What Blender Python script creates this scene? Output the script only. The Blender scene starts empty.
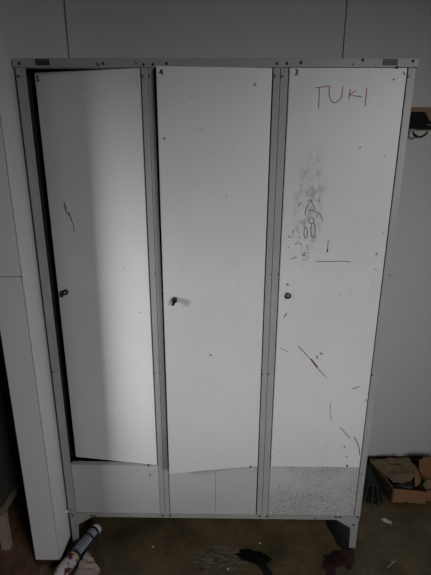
import bpy, bmesh, math, random
from mathutils import Vector, Matrix
random.seed(5)
scn = bpy.context.scene
COL = scn.collection

# ------------------------------------------------------------------ camera
F, PITCH, YAW, ROLL = 428.48, 0.2948, -0.0125, 0.0025
CAM = Vector((0.0222, -1.4168, 1.572))
fw = Vector((math.sin(YAW)*math.cos(PITCH), math.cos(YAW)*math.cos(PITCH), -math.sin(PITCH)))
rt0 = fw.cross(Vector((0, 0, 1))).normalized(); up0 = rt0.cross(fw)
rt = math.cos(ROLL)*rt0 + math.sin(ROLL)*up0
up = -math.sin(ROLL)*rt0 + math.cos(ROLL)*up0
cd = bpy.data.cameras.new('camera'); cam = bpy.data.objects.new('camera', cd); COL.objects.link(cam)
cd.sensor_fit = 'AUTO'; cd.sensor_width = 36; cd.lens = F/575*36; cd.clip_start = 0.02
cam.matrix_world = Matrix(((rt.x, up.x, -fw.x, CAM.x), (rt.y, up.y, -fw.y, CAM.y), (rt.z, up.z, -fw.z, CAM.z), (0, 0, 0, 1)))
scn.camera = cam

def at(x, y, ax, val):                      # where the sight line of a photo point meets a real plane
    d = fw*F + rt*(x-215.5) + up*(287.5-y)
    return CAM + d*((val-CAM[ax])/d[ax])
def front(x, y, d=0.0): return at(x, y, 1, d)
def floor_at(x, y, z=0.0): return at(x, y, 2, z)

# ------------------------------------------------------------------ materials
def lin(c):
    return tuple(((v/255)/12.92 if v/255 <= .04045 else ((v/255+.055)/1.055)**2.4) for v in c) + (1,)
class NT:
    def __init__(s, name, rough=.5, metal=0., spec=.5):
        s.m = bpy.data.materials.new(name); s.m.use_nodes = True
        s.t = s.m.node_tree; s.b = s.t.nodes['Principled BSDF']
        s.b.inputs['Roughness'].default_value = rough; s.b.inputs['Metallic'].default_value = metal
        s.b.inputs['Specular IOR Level'].default_value = spec
        s.co = s.t.nodes.new('ShaderNodeTexCoord')
    def link(s, a, b): s.t.links.new(a, b)
    def noise(s, scale, detail=3, rough=.55, vec=None, stretch=None, world=False):
        n = s.t.nodes.new('ShaderNodeTexNoise'); n.inputs['Scale'].default_value = scale
        n.inputs['Detail'].default_value = detail; n.inputs['Roughness'].default_value = rough
        v = vec or s.co.outputs['Object']
        if stretch:
            mp = s.t.nodes.new('ShaderNodeMapping'); mp.inputs['Scale'].default_value = stretch
            s.link(v, mp.inputs['Vector']); v = mp.outputs['Vector']
        s.link(v, n.inputs['Vector']); return n.outputs['Fac']
    def ramp(s, fac, lo, hi):
        r = s.t.nodes.new('ShaderNodeMapRange'); r.interpolation_type = 'SMOOTHSTEP'
        r.inputs['From Min'].default_value = lo; r.inputs['From Max'].default_value = hi
        s.link(fac, r.inputs['Value']); return r.outputs['Result']
    def mul(s, a, b, op='MULTIPLY'):
        n = s.t.nodes.new('ShaderNodeMath'); n.operation = op
        for i, v in enumerate((a, b)):
            if isinstance(v, (int, float)): n.inputs[i].default_value = v
            else: s.link(v, n.inputs[i])
        return n.outputs[0]
    def mix(s, fac, a, b):
        n = s.t.nodes.new('ShaderNodeMix'); n.data_type = 'RGBA'
        if isinstance(fac, (int, float)): n.inputs['Factor'].default_value = fac
        else: s.link(fac, n.inputs['Factor'])
        for k, v in (('A', a), ('B', b)):
            i = [q for q in n.inputs if q.name == k and q.type == 'RGBA'][0]
            if isinstance(v, tuple): i.default_value = v
            else: s.link(v, i)
        return [q for q in n.outputs if q.type == 'RGBA'][0]
    def ellipse(s, cx, cz, a, b, ax=('X', 'Z'), soft=.6):
        sp = s.t.nodes.new('ShaderNodeSeparateXYZ'); s.link(s.co.outputs['Object'], sp.inputs[0])
        q = []
        for c, r, k in ((cx, a, ax[0]), (cz, b, ax[1])):
            d = s.mul(s.mul(sp.outputs[k], c, 'SUBTRACT'), 1/r); q.append(s.mul(d, d))
        return s.mul(1.0, s.ramp(s.mul(q[0], q[1], 'ADD'), 1-soft, 1.0), 'SUBTRACT')
    def color(s, c):
        i = s.b.inputs['Base Color']
        if isinstance(c, tuple): i.default_value = c
        else: s.link(c, i)
        return s
    def bump(s, fac, strength=.1, dist=.002):
        n = s.t.nodes.new('ShaderNodeBump'); n.inputs['Strength'].default_value = strength
        n.inputs['Distance'].default_value = dist
        s.link(fac, n.inputs['Height']); s.link(n.outputs[0], s.b.inputs['Normal']); return s

def paint(name, c, rough=.45, var=.12, spots=.0, spot_scale=90, spot_col=(122, 116, 108), streak=None):
    t = NT(name, rough)
    base = lin(c); dk = tuple(v*(1-var) for v in base[:3])+(1,)
    col = t.mix(t.ramp(t.noise(3.0, 4), .35, .7), base, dk)
    if spots:
        col = t.mix(t.ramp(t.noise(spot_scale, 1.0), spots, spots+.03), col, lin(spot_col))
    t.color(col); t.bump(t.noise(60, 2), .04); return t
def plain(name, c, rough=.6, metal=0., var=.25, scale=20):
    t = NT(name, rough, metal); b = lin(c); d = tuple(v*(1-var) for v in b[:3])+(1,)
    return t.color(t.mix(t.noise(scale, 3), b, d)).m

M = {}
M['frame'] = paint('frame_paint', (150, 150, 147), .45, .14, .745, 45, (70, 62, 50)).m
M['rail'] = paint('rail_paint', (144, 144, 141), .45, .14, .74, 50, (70, 62, 50)).m
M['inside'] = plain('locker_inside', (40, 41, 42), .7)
M['panel'] = paint('panel_paint', (170, 170, 170), .5, .08, .79, 60).m
tp = NT('speckled_panel_paint', .55)
n1 = tp.ramp(tp.noise(190, 2), .5, .66); n2 = tp.ramp(tp.noise(420, 1), .48, .62)
n3 = tp.ramp(tp.noise(5, 2), .2, .6)
tp.color(tp.mix(tp.mul(tp.mul(n1, n2, 'MAXIMUM'), n3), lin((180, 180, 179)), lin((104, 102, 99))))
M['speckled'] = tp.m
M['screw'] = plain('screw_dark', (38, 32, 27), .5, .3)
M['chrome'] = plain('lock_chrome', (150, 150, 148), .3, .45, .1)
M['blackmetal'] = plain('lock_black', (34, 30, 28), .35, .5)
M['hookplate'] = plain('worn_hook_plate', (120, 118, 112), .6, .3)
M['ink'] = plain('number_ink', (22, 22, 22), .6)
M['red_ink'] = plain('red_marker', (166, 84, 86), .7, 0, .35, 60)
M['brownline'] = plain('brown_scratch', (92, 72, 58), .8, 0, .4, 90)
M['rust'] = plain('rust', (128, 78, 34), .9, 0, .5, 120)
M['darkline'] = plain('dark_scratch', (84, 76, 70), .8, 0, .4, 90)
M['smear'] = plain('dried_grease', (134, 126, 108), .6, 0, .3, 90)
M['grease'] = plain('brown_grease', (122, 110, 86), .5, 0, .45, 120)
M['plate'] = plain('plate_dark', (28, 36, 33), .55, .2)
M['plate_text'] = plain('plate_letters', (112, 120, 110), .5, .2)
M['plinth'] = plain('dark_brown_wood', (62, 44, 34), .6, 0, .35, 25)
M['cardboard'] = plain('cardboard', (128, 90, 60), .85, 0, .18, 9)
M['cardboard_in'] = plain('cardboard_grey', (116, 98, 76), .9, 0, .22, 9)
M['blackrubber'] = plain('black_rubber', (17, 18, 19), .65)
bp = NT('matt_black_paint', .85, 0, .15); M['blackpaint'] = bp.color(lin((22, 22, 23))).m
M['bag'] = plain('black_plastic_film', (26, 28, 31), .6)
M['wood'] = plain('rack_wood', (128, 88, 50), .6, 0, .35, 14)
M['white_plastic'] = plain('white_plastic', (205, 205, 208), .4, 0, .1)
M['blue'] = plain('blue_print', (28, 44, 84), .35)
M['silver'] = plain('silver_label', (150, 153, 162), .4, .1, .12)
M['yellow'] = plain('yellow_band', (190, 165, 95), .5)
M['paper'] = plain('brownish_paper', (150, 134, 126), .85, 0, .2, 30)
M['scrap'] = plain('white_paper', (190, 185, 175), .85)
M['floorpatch'] = plain('black_floor_patch', (14, 12, 11), .38, 0, .3, 20)
M['cab'] = plain('dark_green_paint', (58, 62, 54), .6, 0, .3, 6)
M['cableg'] = plain('pale_leg_paint', (158, 144, 134), .6, 0, .2, 12)
M['cabrail'] = plain('brown_rail', (128, 112, 94), .6, 0, .3, 15)

tr = NT('dark_red_spill', .4)
tr.color(tr.mix(tr.ramp(tr.noise(30, 4), .38, .56), lin((54, 23, 21)), lin((22, 13, 11)))); M['redspill'] = tr.m
tn = NT('white_red_print', .5)
tn.color(tn.mix(tn.ramp(tn.noise(28, 1.5), .54, .58), lin((172, 165, 168)), lin((84, 28, 32)))); M['nose'] = tn.m

def wallmat(name, c, var=.1):
    t = NT(name, .6); b = lin(c); d = tuple(v*(1-var) for v in b[:3])+(1,)
    t.color(t.mix(t.noise(4, 5), b, d)); t.bump(t.noise(120, 3), .05); return t.m
M['wall'] = wallmat('grey_wall_board', (181, 184, 181), .06)
M['column'] = wallmat('grey_column_board', (216, 212, 216), .06)
M['ceiling'] = wallmat('ceiling_paint', (120, 120, 118))

tf = NT('worn_floor', .5)
w = tf.co.outputs['Object']
c = tf.mix(tf.ramp(tf.noise(6, 6, .65), .3, .72), lin((92, 79, 54)), lin((60, 51, 35)))
c = tf.mix(tf.mul(tf.ramp(tf.noise(60, 4, .7), .5, .75), .55), c, lin((38, 31, 23)))
c = tf.mix(tf.mul(tf.ramp(tf.noise(4, 3, stretch=(1, 9, 1)), .55, .8), .4), c, lin((116, 102, 80)))
sc_ = tf.mul(tf.ellipse(.03, -.055, .15, .075, ('X', 'Y'), .9), tf.ramp(tf.noise(26, 6, .75, stretch=(1, 3.2, 1)), .42, .70))
c = tf.mix(tf.mul(sc_, .85), c, lin((128, 122, 112)))
c = tf.mix(tf.mul(tf.ramp(tf.noise(170, 1), .735, .76), .8), c, lin((150, 142, 130)))
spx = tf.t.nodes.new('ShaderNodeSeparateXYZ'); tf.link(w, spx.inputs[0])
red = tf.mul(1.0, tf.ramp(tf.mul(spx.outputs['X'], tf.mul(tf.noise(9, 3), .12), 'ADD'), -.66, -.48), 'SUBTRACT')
c = tf.mix(tf.mul(red, .85), c, tf.mix(tf.ramp(tf.noise(14, 4, .7, stretch=(3, .6, 1)), .35, .7), lin((134, 102, 82)), lin((92, 70, 56))))  # reddish floor at the left, also lightened to make up for the shade there
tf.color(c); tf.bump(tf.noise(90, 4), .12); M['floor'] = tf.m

# ------------------------------------------------------------------ mesh helpers
def put(bm, verts, faces, mi=0):
    vs = [bm.verts.new(v) for v in verts]
    for f in faces:
        fc = bm.faces.new([vs[i] for i in f]); fc.material_index = mi
    return vs
def add_box(bm, a, b, mi=0):
    x0, y0, z0 = a; x1, y1, z1 = b
    put(bm, [(x0,y0,z0),(x1,y0,z0),(x1,y1,z0),(x0,y1,z0),(x0,y0,z1),(x1,y0,z1),(x1,y1,z1),(x0,y1,z1)],
        [(0,3,2,1),(4,5,6,7),(0,1,5,4),(1,2,6,5),(2,3,7,6),(3,0,4,7)], mi)
def box(a, b, bev=0.0):
    bm = bmesh.new(); add_box(bm, a, b)
    if bev: bmesh.ops.bevel(bm, geom=bm.edges[:], offset=bev, segments=2, profile=.6, affect='EDGES')
    return bm
def add_prism(bm, pts, off, mi=0):          # polygon (3-D points) extruded by a vector
    off = Vector(off); n = len(pts); pts = [Vector(p) for p in pts]
    put(bm, pts + [p+off for p in pts],
        [tuple(range(n))[::-1], tuple(range(n, 2*n))] + [(i, (i+1) % n, n+(i+1) % n, n+i) for i in range(n)], mi)
    bmesh.ops.recalc_face_normals(bm, faces=bm.faces[:])
def prism(pts, off):
    bm = bmesh.new(); add_prism(bm, pts, off); return bm
def add_lathe(bm, prof, origin, axis, seg=20, mi=0, a0=0, a1=2*math.pi, ref=None):   # prof: (distance along axis, radius)
    o = Vector(origin); ax = Vector(axis).normalized()
    u = (Vector(ref) if ref else (Vector((0, 0, 1)) if abs(ax.z) < .9 else Vector((1, 0, 0))))
    u = (u - ax*u.dot(ax)).normalized(); v = ax.cross(u)
    full = abs(a1-a0-2*math.pi) < 1e-6; n = seg if full else seg+1
    rows = []
    for d, r in prof:
        rows.append([bm.verts.new(o+ax*d+(u*math.cos(a0+(a1-a0)*k/seg)+v*math.sin(a0+(a1-a0)*k/seg))*max(r, 1e-5)) for k in range(n)])
    out = []
    for i in range(len(rows)-1):
        for k in range(seg):
            f = bm.faces.new((rows[i][k], rows[i][(k+1) % n], rows[i+1][(k+1) % n], rows[i+1][k]))
            f.material_index = mi; f.smooth = True; out.append((i, k, f))
    return out
def lathe(prof, origin, axis, seg=20):
    bm = bmesh.new(); add_lathe(bm, prof, origin, axis, seg); bmesh.ops.recalc_face_normals(bm, faces=bm.faces[:]); return bm
def add_ribbon(bm, pts, width, n, thick=.0006, widths=None):   # raised stroke lying on a surface of normal n
    n = Vector(n); pts = [Vector(p) for p in pts]; L = []; Rr = []
    for i, p in enumerate(pts):
        t = (pts[min(i+1, len(pts)-1)]-pts[max(i-1, 0)]).normalized(); s = t.cross(n).normalized()
        wd = (widths[i] if widths else width)/2
        L.append(p+s*wd); Rr.append(p-s*wd)
    for i in range(len(pts)-1):
        add_prism(bm, [L[i], L[i+1], Rr[i+1], Rr[i]], n*thick)
def smooth_path(pts, k=4):
    pts = [Vector(p) for p in pts]; out = []
    for i in range(len(pts)-1):
        p0 = pts[max(i-1, 0)]; p1 = pts[i]; p2 = pts[i+1]; p3 = pts[min(i+2, len(pts)-1)]
        for j in range(k):
            t = j/k
            out.append(.5*((2*p1)+(p2-p0)*t+(2*p0-5*p1+4*p2-p3)*t*t+(3*p1-p0-3*p2+p3)*t**3))
    out.append(pts[-1]); return out

def origin_of(o): return Vector(o['__o']) if '__o' in o else Vector((0, 0, 0))
WO = {}                                     # world origin of each object
def obj(name, bm, m, parent=None, keep=None, mats=None):
    me = bpy.data.meshes.new(name); 
    vs = [v.co for v in bm.verts]
    lo = Vector([min(v[i] for v in vs) for i in range(3)]); hi = Vector([max(v[i] for v in vs) for i in range(3)])
    c = Vector(keep) if keep is not None else (lo+hi)/2
    if parent is None and keep is None: c.z = lo.z
    bmesh.ops.translate(bm, verts=bm.verts[:], vec=-c)
    bm.to_mesh(me); bm.free()
    for mm in (mats or [m]): me.materials.append(mm)
    o = bpy.data.objects.new(name, me); COL.objects.link(o)
    if parent is not None:
        o.parent = parent; o.location = c-WO[parent.name]
    else: o.location = c
    WO[o.name] = c
    return o
def thing(name, label, cat, loc, group=None):
    o = bpy.data.objects.new(name, None); COL.objects.link(o); o.location = loc; o.empty_display_size = .1
    WO[o.name] = Vector(loc); return tag(o, label, cat, group)
def tag(o, label, cat, group=None, kind=None):
    o['label'] = label; o['category'] = cat
    if group: o['group'] = group
    if kind: o['kind'] = kind
    return o
def struct(name, bm, m): 
    o = obj(name, bm, m, keep=(0, 0, 0)); o['kind'] = 'structure'; return o

# ------------------------------------------------------------------ the room
BACK = 0.52
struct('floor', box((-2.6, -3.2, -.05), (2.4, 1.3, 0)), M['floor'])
bm = bmesh.new()                            # two big boards with an open joint between them
SEAM = (front(346.3, 0, BACK).x + front(343.5, 55, BACK).x)/2
add_box(bm, (-.60, BACK, 0), (SEAM-.0022, BACK+.06, 2.5)); add_box(bm, (SEAM+.0022, BACK, 0), (2.4, BACK+.06, 2.5))
add_box(bm, (SEAM-.02, BACK+.012, 0), (SEAM+.02, BACK+.055, 2.5))
struct('wall_back', bm, M['wall'])
struct('baseboard_back', box((-.598, BACK-.012, 0), (2.4, BACK, .052), .003), M['plinth'])
# end of the partition wall beside the locker
CF = -.10
pz = .028
plan = [(-.712, CF), (-.6135, CF), (-.606, BACK+.06), (-.712, BACK+.06)]
ZS = 1.205
bm = bmesh.new()
inner = [(-.711, CF+.0025), (-.6145, CF+.0025), (-.6065, BACK+.06), (-.711, BACK+.06)]
def ring(pl_, z0, z1): add_prism(bm, [(x, y, z0) for x, y in pl_], (0, 0, z1-z0))
add_box(bm, (-.712, CF, pz), (-.6180, CF+.02, ZS-.0025)); add_box(bm, (-.712, CF, ZS+.0025), (-.6180, CF+.02, 2.5))
add_prism(bm, [(-.711, CF+.012, pz), (-.6160, CF+.012, pz), (-.6160, CF+.014, pz), (-.6065, BACK+.06, pz), (-.711, BACK+.06, pz)], (0, 0, 2.5-pz))
# side board standing a hair proud, with its edge making the corner line
add_prism(bm, [(-.6152, CF-.0004, pz), (-.6133, CF-.0004, pz), (-.6060, BACK, pz), (-.6085, BACK, pz)], (0, 0, 2.5-pz))
struct('wall_left', bm, M['column'])
struct('baseboard_left', prism([(-.7125, CF+.001, 0), (-.6138, CF+.001, 0), (-.6065, BACK, 0), (-.7125, BACK, 0)], (0, 0, pz+.001)), M['plinth'])
# room shell beyond the frame: added light blocker at the left, left wall with its window opening, alcove, ceiling, right wall
struct('unseen_light_blocker', box((-2.6, -.255, 0), (-.79, -.243, 2.5)), M['wall'])  # unseen panel added to keep window light off the column and door edge
struct('wall_alcove', box((-1.9, 1.24, 0), (-.66, 1.3, 2.5)), M['wall'])
bm = bmesh.new(); add_box(bm, (-2.66, -3.2, 0), (-2.6, -.27, 1.35)); add_box(bm, (-2.66, -3.2, 2.3), (-2.6, -.27, 2.5))
add_box(bm, (-2.66, -.75, 1.35), (-2.6, -.27, 2.3)); add_box(bm, (-2.66, -3.2, 1.35), (-2.6, -2.0, 2.3))
struct('wall_window_side', bm, M['wall'])
struct('wall_right', box((2.4, -3.2, 0), (2.46, BACK+.06, 2.5)), M['wall'])
struct('ceiling', box((-2.6, -3.2, 2.5), (2.4, 1.3, 2.56)), M['ceiling'])

# ------------------------------------------------------------------ the locker
ZT, ZRB, ZD1, ZD0, ZP0, ZB = 1.8545, 1.829, 1.828, .405, .163, .1445
LK = thing('metal_locker', 'tall pale grey metal locker with three white doors, standing against the wall', 'locker', (0, .25, 0))
obj('top_rail', box((-.606, -.002, ZRB), (.606, .022, ZT), .0015), M['rail'], LK)
obj('bottom_rail', box((-.59, 0, ZB), (.598, .02, ZP0), .001), M['rail'], LK)
for a, b in ((-.6, -.5705), (-.2205, -.2010), (-.1997, -.1825), (.1765, .1965), (.1978, .2205), (.5770, .6)):
    obj('post', box((a, .0, ZP0+.0005), (b, .005, ZRB-.0005), .0012), M['frame'], LK)
for s in (-1, 1):
    sp_ = obj('side_panel', box((min(s*.6, s*.5985), .0225, ZB), (max(s*.6, s*.5985), .498, ZT-.001)), M['frame'], LK)
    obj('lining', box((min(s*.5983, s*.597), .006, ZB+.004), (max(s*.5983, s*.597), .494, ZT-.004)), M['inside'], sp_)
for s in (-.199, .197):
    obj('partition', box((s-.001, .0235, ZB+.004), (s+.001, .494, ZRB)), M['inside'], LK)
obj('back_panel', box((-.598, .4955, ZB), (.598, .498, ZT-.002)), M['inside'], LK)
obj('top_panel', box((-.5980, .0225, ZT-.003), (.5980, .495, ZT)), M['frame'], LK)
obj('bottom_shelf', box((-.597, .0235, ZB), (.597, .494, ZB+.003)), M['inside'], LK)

def sheet(x0, x1, z0, z1, offs, th=.014, nx=14, nz=16, y0=-.001, xtop=0):
    # door leaf; offs = depth offset of (top left, bottom left); right side stays on the hinge
    bm = bmesh.new(); g = {}
    for k in (0, 1):
        for i in range(nx+1):
            for j in range(nz+1):
                u = i/nx; v = j/nz
                d = (1-u)*((1-v)*offs[1]+v*offs[0])
                w_ = x1-x0; sx = v*xtop
                g[k, i, j] = bm.verts.new((x0+w_*u+sx*(1-u), y0+d+k*th, z0+(z1-z0)*v))
    for i in range(nx):
        for j in range(nz):
            bm.faces.new((g[0,i,j], g[0,i+1,j], g[0,i+1,j+1], g[0,i,j+1]))
            bm.faces.new((g[1,i,j], g[1,i,j+1], g[1,i+1,j+1], g[1,i+1,j]))
    for i in range(nx):
        for j in (0, nz): bm.faces.new((g[0,i,j], g[1,i,j], g[1,i+1,j], g[0,i+1,j]))
    for j in range(nz):
        for i in (0, nx): bm.faces.new((g[0,i,j], g[1,i,j], g[1,i,j+1], g[0,i,j+1]))
    bmesh.ops.recalc_face_normals(bm, faces=bm.faces[:])
    es = [e for e in bm.edges if len(e.link_faces) == 2 and e.calc_face_angle(0) > 1]
    bmesh.ops.bevel(bm, geom=es, offset=.0015, segments=2, affect='EDGES')
    return bm
class Leaf:
    def __init__(s, x0, x1, offs, mat, label, xtop=0):
        s.x0, s.x1, s.offs, s.xtop = x0, x1, offs, xtop
        s.o = obj('door', sheet(x0, x1, ZD0, ZD1, offs, xtop=xtop), mat, LK); s.o['label'] = label
    def depth(s, x, z):
        v = (z-ZD0)/(ZD1-ZD0); u = (x-s.x0-v*s.xtop)/(s.x1-s.x0-v*s.xtop)
        return -.001+(1-u)*((1-v)*s.offs[1]+v*s.offs[0])
    def hit(s, px, py):
        d = 0
        for _ in range(5):
            p = front(px, py, d); d = s.depth(p.x, p.z)
        return front(px, py, d)
    def n(s):
        d = (s.offs[0]+s.offs[1])/2; w_ = s.x1-s.x0
        return Vector((-d, -w_, 0)).normalized()

def door_mat(name, c, smudge=None, spots=.765):
    t = NT(name, .42)
    base = lin(c); dk = tuple(v*.92 for v in base[:3])+(1,)
    col = t.mix(t.ramp(t.noise(2.5, 4), .3, .7), base, dk)
    col = t.mix(t.ramp(t.noise(38, 1.2), spots, spots+.04), col, lin((140, 134, 126)))
    col = t.mix(t.mul(t.ramp(t.noise(22, 3, stretch=(1, 1, .5)), .64, .78), .10), col, lin((110, 106, 98)))
    if smudge:
        cx, cz, a, b = smudge
        rid = t.ramp(t.noise(40, 5, .7, stretch=(1.2, 1, .75)), .46, .64)
        col = t.mix(t.mul(t.mul(t.ellipse(cx, cz, a, b, soft=.85), rid), .6), col, lin((134, 128, 112)))
        rid2 = t.ramp(t.noise(70, 2, .6), .58, .66)
        col = t.mix(t.mul(t.mul(t.ellipse(cx-.022, cz-.14, a*.8, b*.42, soft=.8), rid2), .75), col, lin((122, 110, 90)))
    t.color(col); t.bump(t.noise(2.2, 2, stretch=(2, 1, .5)), .25, .01); return t.m
D5 = Leaf(-.5620, -.2245, (.074, .043), door_mat('white_door_paint', (205, 204, 206)), 'white door pushed inward on its left side', -.011)
D4 = Leaf(-.1715, .1725, (-.028, -.048), door_mat('white_door_paint_clean', (205, 204, 206), None, .78), 'white door standing slightly open on its left side')
c3 = Vector(((.2238+.5735)/2, 0, (ZD0+ZD1)/2)); sm_ = front(310, 203)
D3 = Leaf(.2238, .5735, (0, 0), door_mat('white_door_paint_smudged', (205, 204, 206), (sm_.x-c3.x, sm_.z-c3.z, .062, .20)), 'white door with red handwriting and brown stains')

obj('lower_panel', box((-.5695, .003, ZP0+.001), (-.2220, .012, .3985), .001), M['panel'], LK)
bm = box((-.1815, .003, ZP0+.001), (.0062, .012, .4030), .001); add_box(bm, (.0070, .003, ZP0+.001), (.1720, .012, .4030))
obj('lower_panel', bm, M['panel'], LK)
o = obj('lower_panel', box((.2215, .003, ZP0+.001), (.5750, .012, .4030), .001), M['speckled'], LK); o['label'] = 'lower panel covered in grey speckles'
obj('sill', box((-.5695, .0015, .3995), (-.2215, .02, .4035)), M['frame'], LK)
for a, b in ((-.176, .1725), (.221, .5755)):
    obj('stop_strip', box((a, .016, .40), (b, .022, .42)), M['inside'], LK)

# folded inner lip of the outer left post, its dented pale patch and a black mark on the divider
obj('post_lip', box((-.5790, -.0012, ZP0+.001), (-.5702, .004, ZRB-.001), .001), M['frame'], LK)
p = front(49.3, 291, -.0015); bm = bmesh.new(); add_prism(bm, [(p.x-.004, -.0014, p.z-.02), (p.x+.003, -.0014, p.z-.014), (p.x+.0035, -.0014, p.z+.016), (p.x-.001, -.0014, p.z+.02), (p.x-.004, -.0014, p.z+.004)], (0, -.0006, 0))
obj('bare_patch', bm, M['speckled'], LK)
p = front(162.3, 290, 0); bm = bmesh.new(); add_prism(bm, [(p.x-.004, -.0003, p.z-.010), (p.x+.004, -.0003, p.z-.006), (p.x+.005, -.0003, p.z+.007), (p.x-.002, -.0003, p.z+.004)], (0, -.0006, 0))
obj('black_mark', bm, M['darkline'], LK)

# legs with gusset plates
def leg_bm(s, yf, side_dir):
    bm = bmesh.new()
    xo = s*.598; xi = s*.566; xg = s*.497
    pts = [(xo, yf, .1590), (xg, yf, .1590), (xg+s*.004, yf, .1490), (xi-s*.004, yf, .108), (xi, yf, .098), (xi+s*.004, yf, 0), (xo, yf, 0)]
    add_prism(bm, pts, (0, .002*side_dir, 0))
    add_prism(bm, [(xo, yf, .144), (xo, yf+side_dir*.072, .144), (xo, yf+side_dir*.034, .10), (xo, yf+side_dir*.03, 0), (xo, yf, 0)], (-s*.002, 0, 0))
    return bm
for yf, sd in ((-.0015, 1), (.497, -1)):
    for s in (-1, 1): obj('leg', leg_bm(s, yf, sd), M['rail'], LK)

# screws on the rails and leg plates
for px, py in ((19,63.5),(103,63.5),(143.5,64.5),(153,64.5),(166.5,63.6),(277,63.5),(287,63.5),(301,62.5),(363,60),(413,61),
               (162.5,515.4),(170,515.4),(259.5,516.4),(267,516.4),(72.5,515.6),(91,515.8),(94.5,515.8),(336,517.2),(340,517.2),(357.5,517.2),(353,525)):
    p = front(px, py, -.002)
    obj('screw', lathe([(0, .0042), (.0012, .0042), (.0022, .003), (.0024, 0)], (p.x, -.0018, p.z), (0, -1, 0), 10), M['screw'], LK)
for px, py in ((150.2, 475), (361.5, 474), (366, 400)):
    p = front(px, py, 0)
    obj('screw', lathe([(0, .003), (.001, .003), (.002, 0)], (p.x, .0, p.z), (0, -1, 0), 8), M['screw'], LK)

# little maker plates on the top rail: dark plates with two rows of worn lettering
for x0, x1, z0, z1 in ((-.536, -.494, 1.8345, 1.8515), (.499, .542, 1.8345, 1.8515)):
    pl_ = obj('name_plate', box((x0, -.0030, z0), (x1, -.0018, z1)), M['plate'], LK); pl_['label'] = 'small dark maker plate with worn lettering'
    bm = bmesh.new()
    for row, (za, zb) in enumerate(((z0+.0095, z0+.0145), (z0+.0025, z0+.0065))):
        x = x0+.003
        while x < x1-.006:
            wd = random.choice((.0022, .003, .0036)); k = random.random()
            add_box(bm, (x, -.0034, za), (x+.0009, -.0029, zb))
            if k < .6: add_box(bm, (x, -.0034, zb-.0009), (x+wd, -.0029, zb))
            if k > .3: add_box(bm, (x, -.0034, za), (x+wd, -.0029, za+.0009))
            if k > .5: add_box(bm, (x+wd-.0009, -.0034, za), (x+wd, -.0029, zb))
            x += wd+.0016
    obj('plate_lettering', bm, M['plate_text'], pl_)

# stop bracket with a pale knob on the left edge
br = obj('stop_bracket', box((-.600, -.012, .174), (-.568, -.001, .184), .001), M['frame'], LK)
obj('bracket_knob', lathe([(0, .006), (.003, .0085), (.008, .009), (.012, .006), (.013, 0)], (-.600, -.008, .179), (-1, 0, 0), 14), M['white_plastic'], br)

def glyph(ch, px, py, leaf, h):
    cu = bpy.data.curves.new('t', 'FONT'); cu.body = ch; cu.size = 1; cu.offset = .03; cu.extrude = .01
    ob = bpy.data.objects.new('t', cu); COL.objects.link(ob)
    dg = bpy.context.evaluated_depsgraph_get(); me = bpy.data.meshes.new_from_object(ob.evaluated_get(dg))
    bm = bmesh.new(); bm.from_mesh(me)
    bpy.data.objects.remove(ob); bpy.data.meshes.remove(me)
    xs = [v.co.x for v in bm.verts]; ys = [v.co.y for v in bm.verts]; s = h/(max(ys)-min(ys))
    cx = (min(xs)+max(xs))/2; cy = (min(ys)+max(ys))/2; c = leaf.hit(px, py)
    for v in bm.verts:
        X = c.x+(v.co.x-cx)*s; Z = c.z+(v.co.y-cy)*s
        v.co = Vector((X, leaf.depth(X, Z)-.0006-(.0004 if v.co.z > 0 else -.0004), Z))
    o = obj('door_number', bm, M['ink'], leaf.o); o['label'] = 'black door number ' + ch
glyph('5', 37.8, 79, D5, .0175); glyph('4', 161, 72, D4, .0175); glyph('3', 296.6, 72.2, D3, .0175)

# locks and keys
def lock(leaf, px, py, kind):
    c = leaf.hit(px, py); n = leaf.n()
    if kind == 'round':
        bm = lathe([(0, .0125), (.002, .0125), (.004, .0115), (.005, .010)], c, n, 24); o = obj('lock', bm, M['chrome'], leaf.o)
        bm = lathe([(.0050, .0098), (.0056, .0085), (.0058, 0)], c, n, 20); k = obj('lock_core_or_glint', bm, M['blackmetal'], leaf.o)
        bm = bmesh.new(); add_lathe(bm, [(.0055, .0042), (.0085, .0042), (.0090, .003), (.0092, 0)], c, n, 14); obj('lock_core_or_glint', bm, M['chrome'], leaf.o)
    else:
        bm = lathe([(0, .011), (.002, .011), (.006, .0095)], c, n, 24); o = obj('lock', bm, M['chrome'], leaf.o)
        p = c+n*.006
        bm = lathe([(0, .009), (.010, .0088), (.0125, .0075), (.0132, .004), (.0134, 0)], p, n, 20); obj('lock_core_or_glint', bm, M['blackmetal'], leaf.o)
        e = p+n*.0125; d = Vector((-.55, 0, -.8)).normalized() if kind == 'left' else Vector((-.35, 0, -.9)).normalized()
        s = d.cross(n).normalized(); bm = bmesh.new()
        q = [e+s*.004-d*.002, e+s*.004+d*.010, e+s*.0048+d*.013, e+s*.003+d*.0165, e-s*.003+d*.0165, e-s*.0048+d*.013, e-s*.004+d*.010, e-s*.004-d*.002]
        add_prism(bm, q, n*.003)
        k = obj('key', bm, M['blackmetal'], leaf.o)
        if kind == 'left':
            bm = lathe([(.0134, .0045), (.0150, .0040), (.0155, 0)], p+Vector((.003, 0, .002)), n, 12); obj('lock_core_or_glint', bm, M['chrome'], leaf.o)  # pale disc standing in for the highlight on the lock
lock(D5, 66.4, 291.8, 'left'); lock(D4, 174.3, 299.4, 'mid'); lock(D3, 287.6, 295.6, 'round')

# hinge pins under and above the doors
for lf, px, py in ((D5, 148.5, 465.2), (D4, 250.5, 466.6), (D3, 347, 465.6), (D3, 397, 67.5)):
    p = lf.hit(px, py); obj('hinge_pin', lathe([(-.0035, .003), (.0035, .003), (.004, 0)], (p.x, lf.depth(p.x, p.z)-.0012, p.z), (0, 0, 1), 10), M['screw'], lf.o)

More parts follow.
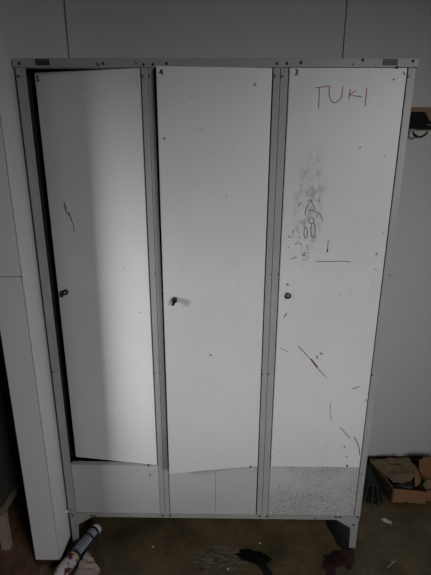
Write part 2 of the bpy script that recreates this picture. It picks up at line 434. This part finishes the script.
# handwriting, scratches and dried stains lying on door 3
NY = Vector((0, -1, 0))
def strokes(name, leaf, lines, width, mat, label=None, k=4):
    bm = bmesh.new()
    for ln in lines:
        pts = [leaf.hit(x, y)+leaf.n()*.0001 for x, y in ln]
        if len(pts) > 2: pts = smooth_path(pts, k)
        add_ribbon(bm, pts, width, leaf.n(), .0005)
    o = obj(name, bm, mat, leaf.o)
    if label: o['label'] = label
    return o
def crop(ox, oy, s, ln): return [(ox+a/s, oy+b/s) for a, b in ln]
C1 = lambda ln: crop(300, 75, 5.39, ln)
strokes('handwriting', D3, [C1([(104,66),(103,120),(100,180)]), C1([(83,69),(120,64),(161,57)]),
    C1([(161,62),(156,95),(166,135),(184,149),(205,141),(224,115),(231,62)]),
    C1([(271,76),(266,105),(264,132)]), C1([(304,80),(285,95),(267,105),(290,112),(335,117)]), C1([(360,68),(356,115),(351,170)])],
    .0026, M['red_ink'], 'red handwritten letters T U K I')
C2 = lambda ln: crop(285, 160, 5.227, ln)
def ell(cx, cy, a, b): return [(cx+a*math.cos(t*math.pi/6), cy+b*math.sin(t*math.pi/6)) for t in range(13)]
strokes('dried_stain', D3, [C2([(105,290),(108,262),(118,238),(133,214),(142,226),(158,256),(152,262),(122,263)]), C2(ell(138,316,14,15)),
    C2(ell(108,380,9,30)), C2(ell(147,368,11,40)), C2([(118,212),(130,208),(144,212)]), C2([(150,272),(165,270),(185,285),(195,320)])], .0028, M['grease'], 'brownish dried loops of grease')
for ln in ([(15,395),(28,408)], [(70,240),(85,220)], [(40,365),(46,378)], [(50,440),(62,436),(72,430)], [(78,436),(88,446)], [(95,495),(105,482)], [(30,515),(62,510)]): strokes('dried_stain', D3, [C2(ln)], .003, M['smear'])
for a, b, r in ((144.5,426,.003),(19,457,.0028),(91,456,.0024),(180,212,.0018),(262,229,.002),(123,317,.002),(55,400,.0018)):
    p = D3.hit(285+a/5.227, 160+b/5.227); obj('paint_chip', lathe([(0, r*.62), (.0005, r*.55), (.0006, 0)], p, NY, 8), M['darkline'], D3.o)
strokes('scratch', D3, [[(316,261.2),(330,261.6),(343,261),(351,262)]], .0022, M['brownline'], 'long level brown scratch')
strokes('scratch', D3, [[(328.3,240),(327.8,246),(327.4,252)]], .0018, M['darkline'])
strokes('scratch', D3, [[(327.6,249),(327.2,252)]], .0042, M['darkline'])
strokes('scratch', D3, [[(298.2,346.3),(303,351),(309,357.5),(314.5,364),(320,371),(325.8,376.8)]], .0022, M['brownline'], 'long slanting rusty scratch')
strokes('rust_mark', D3, [[(311,359),(314.5,363.8),(317.5,367.5)]], .0062, M['rust'], 'orange rust patch on the scratch')
strokes('scratch', D3, [[(316,355),(318,358)], [(316,358.5),(317.5,358)]], .003, M['rust'])
strokes('scratch', D3, [[(352.2,388.4),(355,388.2),(359.3,386.3)]], .0032, M['darkline'])
strokes('scratch', D3, [[(286.6,313),(284,317.5)]], .003, M['darkline'])
strokes('scratch', D3, [[(280,347.5),(284,350),(289,352)]], .002, M['smear'])
strokes('scratch', D3, [[(354.2,437.5),(357.5,443),(359.3,449),(359.6,455)]], .0030, M['brownline'], 'curved brown scratch at the lower right edge')
strokes('scratch', D3, [[(340,427),(345,432.5),(350,438)]], .003, M['smear'])
strokes('scratch', D3, [[(330.5,403),(330,412),(331.5,420)]], .0018, M['smear'])
for px, py, r in ((354.2,437.5,.004),(323,308,.003),(383.5,233,.003),(327,447,.003),(288,331,.0022),(398,78,.002),(393.8,79.5,.0045),(355.5,351,.002),(346,285,.0018),(327,365,.0022)):
    p = D3.hit(px, py); obj('paint_chip', lathe([(0, r*.62), (.0005, r*.55), (.0006, 0)], p, NY, 8), M['darkline'], D3.o)
strokes('scratch', D3, [[(403,71.5),(404.5,74.2),(405.4,74.4)]], .0025, M['darkline'])
# chips on doors 4 and 5 and lower panels
for lf, L in ((D4, ((191,97,.0022),(195.5,130,.002),(201.5,128.5,.0022),(180.5,80.5,.0018),(212,152,.002),(233,148,.0018),(230,140,.0016),(187,332,.002),(182,270,.0015),(234,265,.0018),(251,372,.0018),(196,462,.002))),
              (D5, ((64,206,.0025),(68,214,.0025),(71,219,.002),(73,223,.002),(68,230,.002),(87.5,89,.002),(106,143,.002),(139.3,312.5,.0032),(134,79,.0018),(137.3,83,.0018),(137.6,87,.002),(79,312,.003),(74,252,.0022),(70,303.5,.0022),(83,338,.0022),(108,278,.0018),(80.5,443.5,.003),(79,378,.002),(115,360,.0018),(83.5,317,.0022),(85,327,.0018),(85,338,.002),(86,365,.002),(86.5,387,.0018),(87.5,402,.002),(88,422.5,.0034),(120,415,.0024),(103.5,365,.002),(94.5,396,.002),(76,410,.002),(124,312.5,.002),(59.6,254,.002),(59.6,264,.0018),(64,281,.002),(76,246,.0022),(76,231,.002),(90,140,.0018)))):
    for px, py, r in L:
        p = lf.hit(px, py); obj('paint_chip', lathe([(0, r*.72), (.0005, r*.62), (.0006, 0)], p, lf.n(), 8), M['darkline'], lf.o)
strokes('scratch', D5, [[(64.5,207),(67,213),(69,215)]], .0022, M['darkline']); strokes('scratch', D5, [[(64,202),(65.5,207),(66,210)]], .0036, M['darkline']); strokes('scratch', D5, [[(68.5,212),(70.5,217),(71.5,221)]], .0036, M['darkline'])
strokes('scratch', D5, [[(71,219),(73.5,226),(74,232)]], .002, M['darkline'])

# ------------------------------------------------------------------ coat rack on the right wall
y0 = BACK-.02
CR = thing('coat_rack', 'worn black and brown wooden coat rack on the wall right of the locker', 'coat rack', (1.15, BACK, 1.68))
zt, zl = 1.772, 1.684
board = obj('board', box((.66, y0, zl), (1.62, BACK+.0005, zt), .002), M['wood'], CR)
bm = bmesh.new()                             # black paint left on the board, with a bare patch
z1 = zt-.018
add_prism(bm, [(.662, y0, zl+.002), (1.6, y0, zl+.002), (1.6, y0, zl+.02), (.93, y0, zl+.022), (.885, y0, zl+.036), (.872, y0, z1-.012), (.862, y0, z1), (.662, y0, z1+.002)], (0, -.0012, 0))
add_prism(bm, [(.96, y0, zl+.022), (1.6, y0, zl+.02), (1.6, y0, z1), (.975, y0, z1-.003), (.95, y0, zl+.04)], (0, -.0012, 0))
obj('black_paint', bm, M['blackpaint'], board)
obj('metal_strip', box((.875, y0-.004, zl+.018), (1.25, y0-.0012, zl+.0205)), M['hookplate'], CR)
for hx in (.72, .842, .964, 1.086, 1.208):
    bm = bmesh.new()
    pts = smooth_path([(hx-.020, y0-.006, zl-.012), (hx-.014, y0-.016, zl-.024), (hx+.002, y0-.022, zl-.029), (hx+.018, y0-.03, zl-.022), (hx+.026, y0-.036, zl-.010)], 5)
    import itertools
    for a, b in zip(pts, pts[1:]): add_lathe(bm, [(-.001, .0042), ((b-a).length+.001, .0042)], a, b-a, 8)
    hk = obj('hook', bm, M['blackmetal'], CR)
    obj('hook_plate', box((hx-.036, y0-.003, zl-.010), (hx-.012, y0-.0002, zl+.004), .001), M['hookplate'], hk)

# ------------------------------------------------------------------ dark cabinet in the alcove on the left
CB = thing('low_cabinet', 'dark green cabinet on pale legs in the gloomy alcove at the left edge', 'cabinet', (-1.13, .24, 0))
X1, X0, Y0, Y1 = -.856, -1.40, -.035, .46
obj('body', box((X0, Y0+.004, .215), (X1, Y1, 1.72), .003), M['cab'], CB)
obj('side_rail', box((X1-.022, Y0+.03, .178), (X1+.004, Y1, .216), .002), M['cabrail'], CB)
obj('side_rail', box((X0, Y0+.03, .178), (X0+.022, Y1, .216), .002), M['cabrail'], CB)
obj('front_rail', box((X0, Y0, .178), (X1+.004, Y0+.028, .216), .002), M['cabrail'], CB)
for x in (X0, X1-.030):
    for y in (Y0, Y1-.03): obj('leg', box((x, y, 0), (x+.034, y+.03, .178), .002), M['cableg'], CB)

# ------------------------------------------------------------------ sealant tube lying at the foot of the column
A = Vector((-.511, .060, .0247)); B = Vector((-.581, -.125, .0247)); ax = (B-A).normalized()
TB = thing('sealant_tube', 'blue and silver sealant cartridge lying on the floor by the left locker leg', 'tube', (-.552, -.038, 0))
R = .0236
obj('body', lathe([(.0145, R-.0006), (.158, R-.0006)], A, ax, 28), M['blue'], TB)
obj('end_rim', lathe([(.004, .019), (-.002, .021), (-.002, R+.0005), (.012, R+.0005), (.0145, R-.0006)], A, ax, 28), M['white_plastic'], TB)
obj('dark_band', lathe([(.0145, R), (.0250, R)], A, ax, 28), M['ink'], TB)
obj('dark_band', lathe([(.052, R+.0004), (.0600, R+.0004)], A, ax, 28), M['ink'], TB)
def patch(d0, d1, a0, a1, mats, stripe=None, name='label'):
    bm = bmesh.new(); n = 60 if stripe else 2
    fs = add_lathe(bm, [(d0+(d1-d0)*i/n, R+.0003) for i in range(n+1)], A, ax, 18, 0, a0, a1, (0, 0, 1))
    if stripe:
        for i, k, f in fs:
            r = i % 10
            if r in (3, 4) and 2 < k < 15 or (r == 8 and 4 < k < 12): f.material_index = 1
    return obj(name, bm, mats[0], TB, mats=mats)
patch(.026, .0515, -1.3, 1.5, [M['silver']])
patch(.0605, .137, -1.3, .75, [M['silver'], M['ink']], True)
obj('yellow_ring', lathe([(.150, R+.0005), (.158, R+.0005)], A, ax, 28), M['yellow'], TB)
obj('front_end', lathe([(.158, R+.0002), (.165, R+.003), (.225, R+.002), (.245, R-.004), (.252, .012), (.254, 0)], A, ax, 28), M['nose'], TB)
bm = bmesh.new()
side = ax.cross(Vector((0, 0, 1))).normalized()
if side.x > 0: side = -side
pth = smooth_path([A+ax*.150+side*.026+Vector((0, 0, -.004)), A+ax*.165+side*.031+Vector((0, 0, -.008)), A+ax*.190+side*.032+Vector((0, 0, -.012)), A+ax*.215+side*.029+Vector((0, 0, -.012))], 4)
for a, b in zip(pth, pth[1:]): add_prism(bm, [a+Vector((0, 0, .003)), b+Vector((0, 0, .003)), b-Vector((0, 0, .003)), a-Vector((0, 0, .003))], side*.0014)
obj('plastic_film', bm, M['white_plastic'], TB)

# crumpled paper beside the tube
def crumple(name, outline, z0, amp, mat, th=.0012, n=3, seed=1):
    rnd = random.Random(seed); bm = bmesh.new()
    vs = [bm.verts.new((p[0], p[1], z0+(p[2] if len(p) > 2 else 0))) for p in outline]
    bm.faces.new(vs); bmesh.ops.triangulate(bm, faces=bm.faces[:])
    bmesh.ops.subdivide_edges(bm, edges=bm.edges[:], cuts=n, use_grid_fill=True)
    for v in bm.verts: v.co.z += rnd.random()*amp; v.co.x += (rnd.random()-.5)*amp*.3
    r = bmesh.ops.extrude_face_region(bm, geom=bm.faces[:])
    bmesh.ops.translate(bm, verts=[e for e in r['geom'] if isinstance(e, bmesh.types.BMVert)], vec=(0, 0, th))
    bmesh.ops.recalc_face_normals(bm, faces=bm.faces[:])
    return obj(name, bm, mat)
o = crumple('crumpled_paper', [(-.515, -.058, .022), (-.475, -.098, .012), (-.446, -.128, .006), (-.452, -.175, .0), (-.50, -.20, .0), (-.545, -.175, .002), (-.540, -.130, .004), (-.530, -.085, .016)], .001, .010, M['paper'], .0012, 2, 4)
tag(o, 'crumpled brownish paper wrapper on the floor beside the sealant cartridge', 'paper')

# ------------------------------------------------------------------ cardboard box with flaps, right of the locker
BX = thing('cardboard_box', 'low torn cardboard box with open flaps on the floor right of locker', 'box', (1.0, .35, 0))
def panel(name, pts, off, mat, parent=BX, cuts=0, jitter=0, seed=1):
    bm = bmesh.new(); vs = [bm.verts.new(p) for p in pts]; bm.faces.new(vs)
    if cuts:
        bmesh.ops.triangulate(bm, faces=bm.faces[:]); bmesh.ops.subdivide_edges(bm, edges=bm.edges[:], cuts=cuts)
        rnd = random.Random(seed)
        for v in bm.verts: v.co += Vector(((rnd.random()-.5), (rnd.random()-.5), (rnd.random()-.5)))*jitter
    r = bmesh.ops.extrude_face_region(bm, geom=bm.faces[:])
    bmesh.ops.translate(bm, verts=[e for e in r['geom'] if isinstance(e, bmesh.types.BMVert)], vec=off)
    bmesh.ops.recalc_face_normals(bm, faces=bm.faces[:]); return obj(name, bm, mat, parent)
# front wall: with torn notch near its foot
panel('side_wall', [(.845,.250,.002),(.900,.249,.001),(.912,.249,.010),(.918,.249,.001),(1.0,.244,.001),(1.003,.246,.060),(.985,.249,.066),(.93,.2505,.070),(.848,.252,.076)], (0,.004,0), M['cardboard'])
panel('side_wall', [(1.004,.262,.001),(1.20,.262,.001),(1.20,.262,.066),(1.06,.262,.062),(1.004,.262,.060)], (0,.004,0), M['cardboard'])
panel('side_wall', [(.843,.254,.001),(.796,.452,.001),(.796,.452,.076),(.83,.31,.082),(.843,.256,.076)], (.004,0,0), M['cardboard_in'])
panel('side_wall', [(.80,.456,.001),(1.20,.456,.001),(1.20,.456,.08),(.80,.456,.08)], (0,.004,0), M['cardboard_in'])
panel('side_wall', [(1.20,.264,.001),(1.20,.455,.001),(1.20,.455,.07),(1.20,.264,.066)], (-.004,0,0), M['cardboard_in'])
panel('box_bottom', [(.848,.258,.002),(1.195,.268,.002),(1.195,.452,.002),(.803,.45,.002)], (0,0,.003), M['cardboard_in'])
fl = panel('flap', [(.797,.440,.078),(.838,.335,.078),(.862,.290,.080),(.898,.286,.078),(.940,.300,.082),(.975,.330,.096),(1.0,.372,.100),(.995,.43,.100),(.975,.452,.092),(.90,.452,.086)], (0,0,.004), M['cardboard_in'], BX, 2, .009, 3)
panel('flap', [(.975,.335,.092),(1.012,.385,.086),(1.018,.36,.060),(1.0,.315,.056),(.965,.29,.060)], (0,.003,.002), M['cardboard'], BX, 1, .004, 4)
panel('flap', [(1.012,.36,.085),(1.028,.41,.110),(1.06,.43,.115),(1.17,.43,.11),(1.18,.33,.09),(1.06,.325,.078),(1.03,.335,.075)], (0,0,.004), M['cardboard'], BX, 1, .004, 6)
panel('flap', [(1.008,.300,.055),(1.03,.315,.072),(1.10,.31,.075),(1.10,.275,.052),(1.02,.275,.045)], (0,.003,.003), M['cardboard_in'], BX, 1, .003, 8)
bm = bmesh.new()
for k in range(7):
    add_box(bm, (.884+k*.0085, .3985, .0935), (.890+k*.0085, .4035, .0952))
o = obj('printed_mark', bm, M['ink'], fl); o['label'] = 'small dark faded print'
# black bag inside
bm = bmesh.new(); bmesh.ops.create_icosphere(bm, subdivisions=4, radius=1)
rnd = random.Random(9)
from mathutils import noise as mn
for v in bm.verts:
    d = 1+.30*mn.noise(v.co*2.1)+.12*mn.noise(v.co*6)
    v.co = Vector((v.co.x*.056*d+.914, v.co.y*.026*d+.305, min(max(v.co.z*.032*d+.036, .008), .066)))
for f in bm.faces: f.smooth = True
tag(obj('black_bag', bm, M['bag']), 'crumpled black plastic bag lying inside the torn cardboard box', 'bag')

# black glove leaning between locker and box
bm = bmesh.new(); skin = bm.verts.layers.skin.verify()
def sv(p, r): 
    v = bm.verts.new(p); v[skin].radius = r; return v
wr = sv((.768, .425, .066), (.024, .020)); wr[skin].use_root = True
p1 = sv((.768, .388, .056), (.030, .018)); p2 = sv((.770, .345, .042), (.034, .017)); bm.edges.new((wr, p1)); bm.edges.new((p1, p2))
for (kx, ky, kz), (tx, ty, tz), r in (((.750,.325,.034),(.712,.252,.011),.0095),((.770,.312,.032),(.738,.226,.011),.010),((.790,.305,.032),(.768,.222,.011),.010),((.802,.312,.034),(.795,.236,.011),.0095),((.752,.362,.044),(.716,.322,.014),.0105)):
    a = sv((kx, ky, kz), (r*1.15, r*1.1)); m_ = sv(((kx*.5+tx*.5), (ky*.5+ty*.5), (kz*.5+tz*.5)+.010), (r, r)); t_ = sv((tx, ty, tz), (r*.85, r*.85))
    bm.edges.new((p2, a)); bm.edges.new((a, m_)); bm.edges.new((m_, t_))
gl = obj('work_glove', bm, M['blackrubber'])
md = gl.modifiers.new('skin', 'SKIN'); md.use_smooth_shade = True; gl.modifiers.new('sub', 'SUBSURF').levels = 2; gl.modifiers['sub'].render_levels = 2
tag(gl, 'black rubber glove slumped between the locker and the cardboard box', 'glove')

# ------------------------------------------------------------------ spills, dark patches and litter on the floor
def blob(name, pts, mat, z=.0012, seed=1):
    P = smooth_path([Vector((x, y, 0)) for x, y in pts+[pts[0]]], 4)[:-1]
    rnd = random.Random(seed); c = sum(P, Vector())/len(P)
    P = [p+(p-c).normalized()*(rnd.random()-.5)*.012 for p in P]
    bm = bmesh.new(); n = len(P)
    add_prism(bm, [Vector((p.x, p.y, .0002)) for p in P], (0, 0, z)); return obj(name, bm, mat)
def fxy(*L): return [tuple(floor_at(a, b)[:2]) for a, b in L]
o = blob('dark_patch', fxy((236,555),(240,551),(248,549),(254,551),(261,553),(268,555),(271,559),(269,563),(267,566),(271,572),(273,580),(265,580),(262,571),(257,565),(250,562),(242,560)), M['floorpatch'], .0012, 2)
tag(o, 'black dried spill on the floor before the middle door', 'spill')
o = blob('dark_patch', [(.505,.17),(.55,.19),(.60,.15),(.592,.06),(.585,-.01),(.578,-.035),(.555,-.02),(.53,.005),(.52,.05),(.505,.11)], M['floorpatch'], .0011, 3)  # flat black patch on the floor behind the leg
tag(o, 'black patch on the floor behind the right locker leg', 'spill')
o = blob('red_spill', fxy((322,556),(329,554),(337,551),(345,550),(352,552),(354,557),(353,563),(351,569),(347,569),(345,565),(338,566),(335,572),(336,580),(326,580),(327,571),(322,566),(325,561)), M['redspill'], .0018, 4)
tag(o, 'dark red dried spill in front of the right locker leg', 'spill')
o = crumple('paper_scrap', [tuple(floor_at(a, b)) for a, b in ((381,519.5),(385,518.5),(392,522.5),(390,524.5),(386,523)) ], .001, .003, M['scrap'], .001, 1, 7)
tag(o, 'torn white paper scrap on the floor right of the locker', 'scrap')
deb = [(153,547,.004,'pale crumb on the floor below the left divider'),(260,543.5,.004,'pale crumb on the floor above the black spill'),(228,569.5,.0045,'pale crumb at the lower edge left of the black spill'),(391.5,525.3,.003,'tiny pale crumb beside the torn paper scrap'),(392,562,.003,'pale crumb at lower right of the floor')]
for i, (a, b, r, lb) in enumerate(deb):
    bm = bmesh.new(); bmesh.ops.create_icosphere(bm, subdivisions=1, radius=r); p = floor_at(a, b); rr = random.Random(i)
    for v in bm.verts: v.co = Vector((v.co.x*(1+.4*rr.random()), v.co.y, max(v.co.z*.6, -r*.4)+r*.4))+Vector((p.x, p.y, .0004))
    tag(obj('crumb', bm, M['scrap']), lb, 'debris', 'crumbs on the floor')
bm = bmesh.new(); pa = floor_at(387, 568); pb = floor_at(395, 561); add_prism(bm, [pa, pb, pb+Vector((.003, .001, 0)), pa+Vector((.003, .001, 0))], (0, 0, .002))
tag(obj('straw', bm, M['scrap']), 'thin pale sliver on the floor at lower right', 'debris')
bm = bmesh.new(); pa = floor_at(200, 567.5); add_prism(bm, [pa, pa+Vector((.012, -.006, 0)), pa+Vector((.016, -.014, 0)), pa+Vector((.006, -.008, 0))], (0, 0, .003))
tag(obj('dark_chip', bm, M['ink']), 'small dark chip on the floor left of black spill', 'debris')

# ------------------------------------------------------------------ light: one window at the left, dim daylight from the room behind
def area(name, loc, target, sx, sy, power, col, spread=180):
    l = bpy.data.lights.new(name, 'AREA'); l.shape = 'RECTANGLE'; l.size = sx; l.size_y = sy; l.energy = power; l.color = col
    l.spread = math.radians(spread)
    o = bpy.data.objects.new(name, l); COL.objects.link(o); o.location = loc
    o.rotation_euler = (Vector(target)-Vector(loc)).to_track_quat('-Z', 'Y').to_euler(); return o
area('window_light', (-2.62, -1.40, 1.62), (-.82, 0, .95), .42, .7, 4.9, (.985, .985, 1.0), 37)
area('room_light', (2.1, -2.9, 1.9), (.40, .2, .69), 1.4, .9, 9.1, (.99, .99, .995), 58)
wd = bpy.data.worlds.new('world'); scn.world = wd; wd.use_nodes = True
wd.node_tree.nodes['Background'].inputs[0].default_value = (.80, .86, .92, 1); wd.node_tree.nodes['Background'].inputs[1].default_value = .03
vs = scn.view_settings; vs.view_transform = 'Standard'; vs.look = 'None'; vs.exposure = 0.08; vs.gamma = 1; vs.use_curve_mapping = False
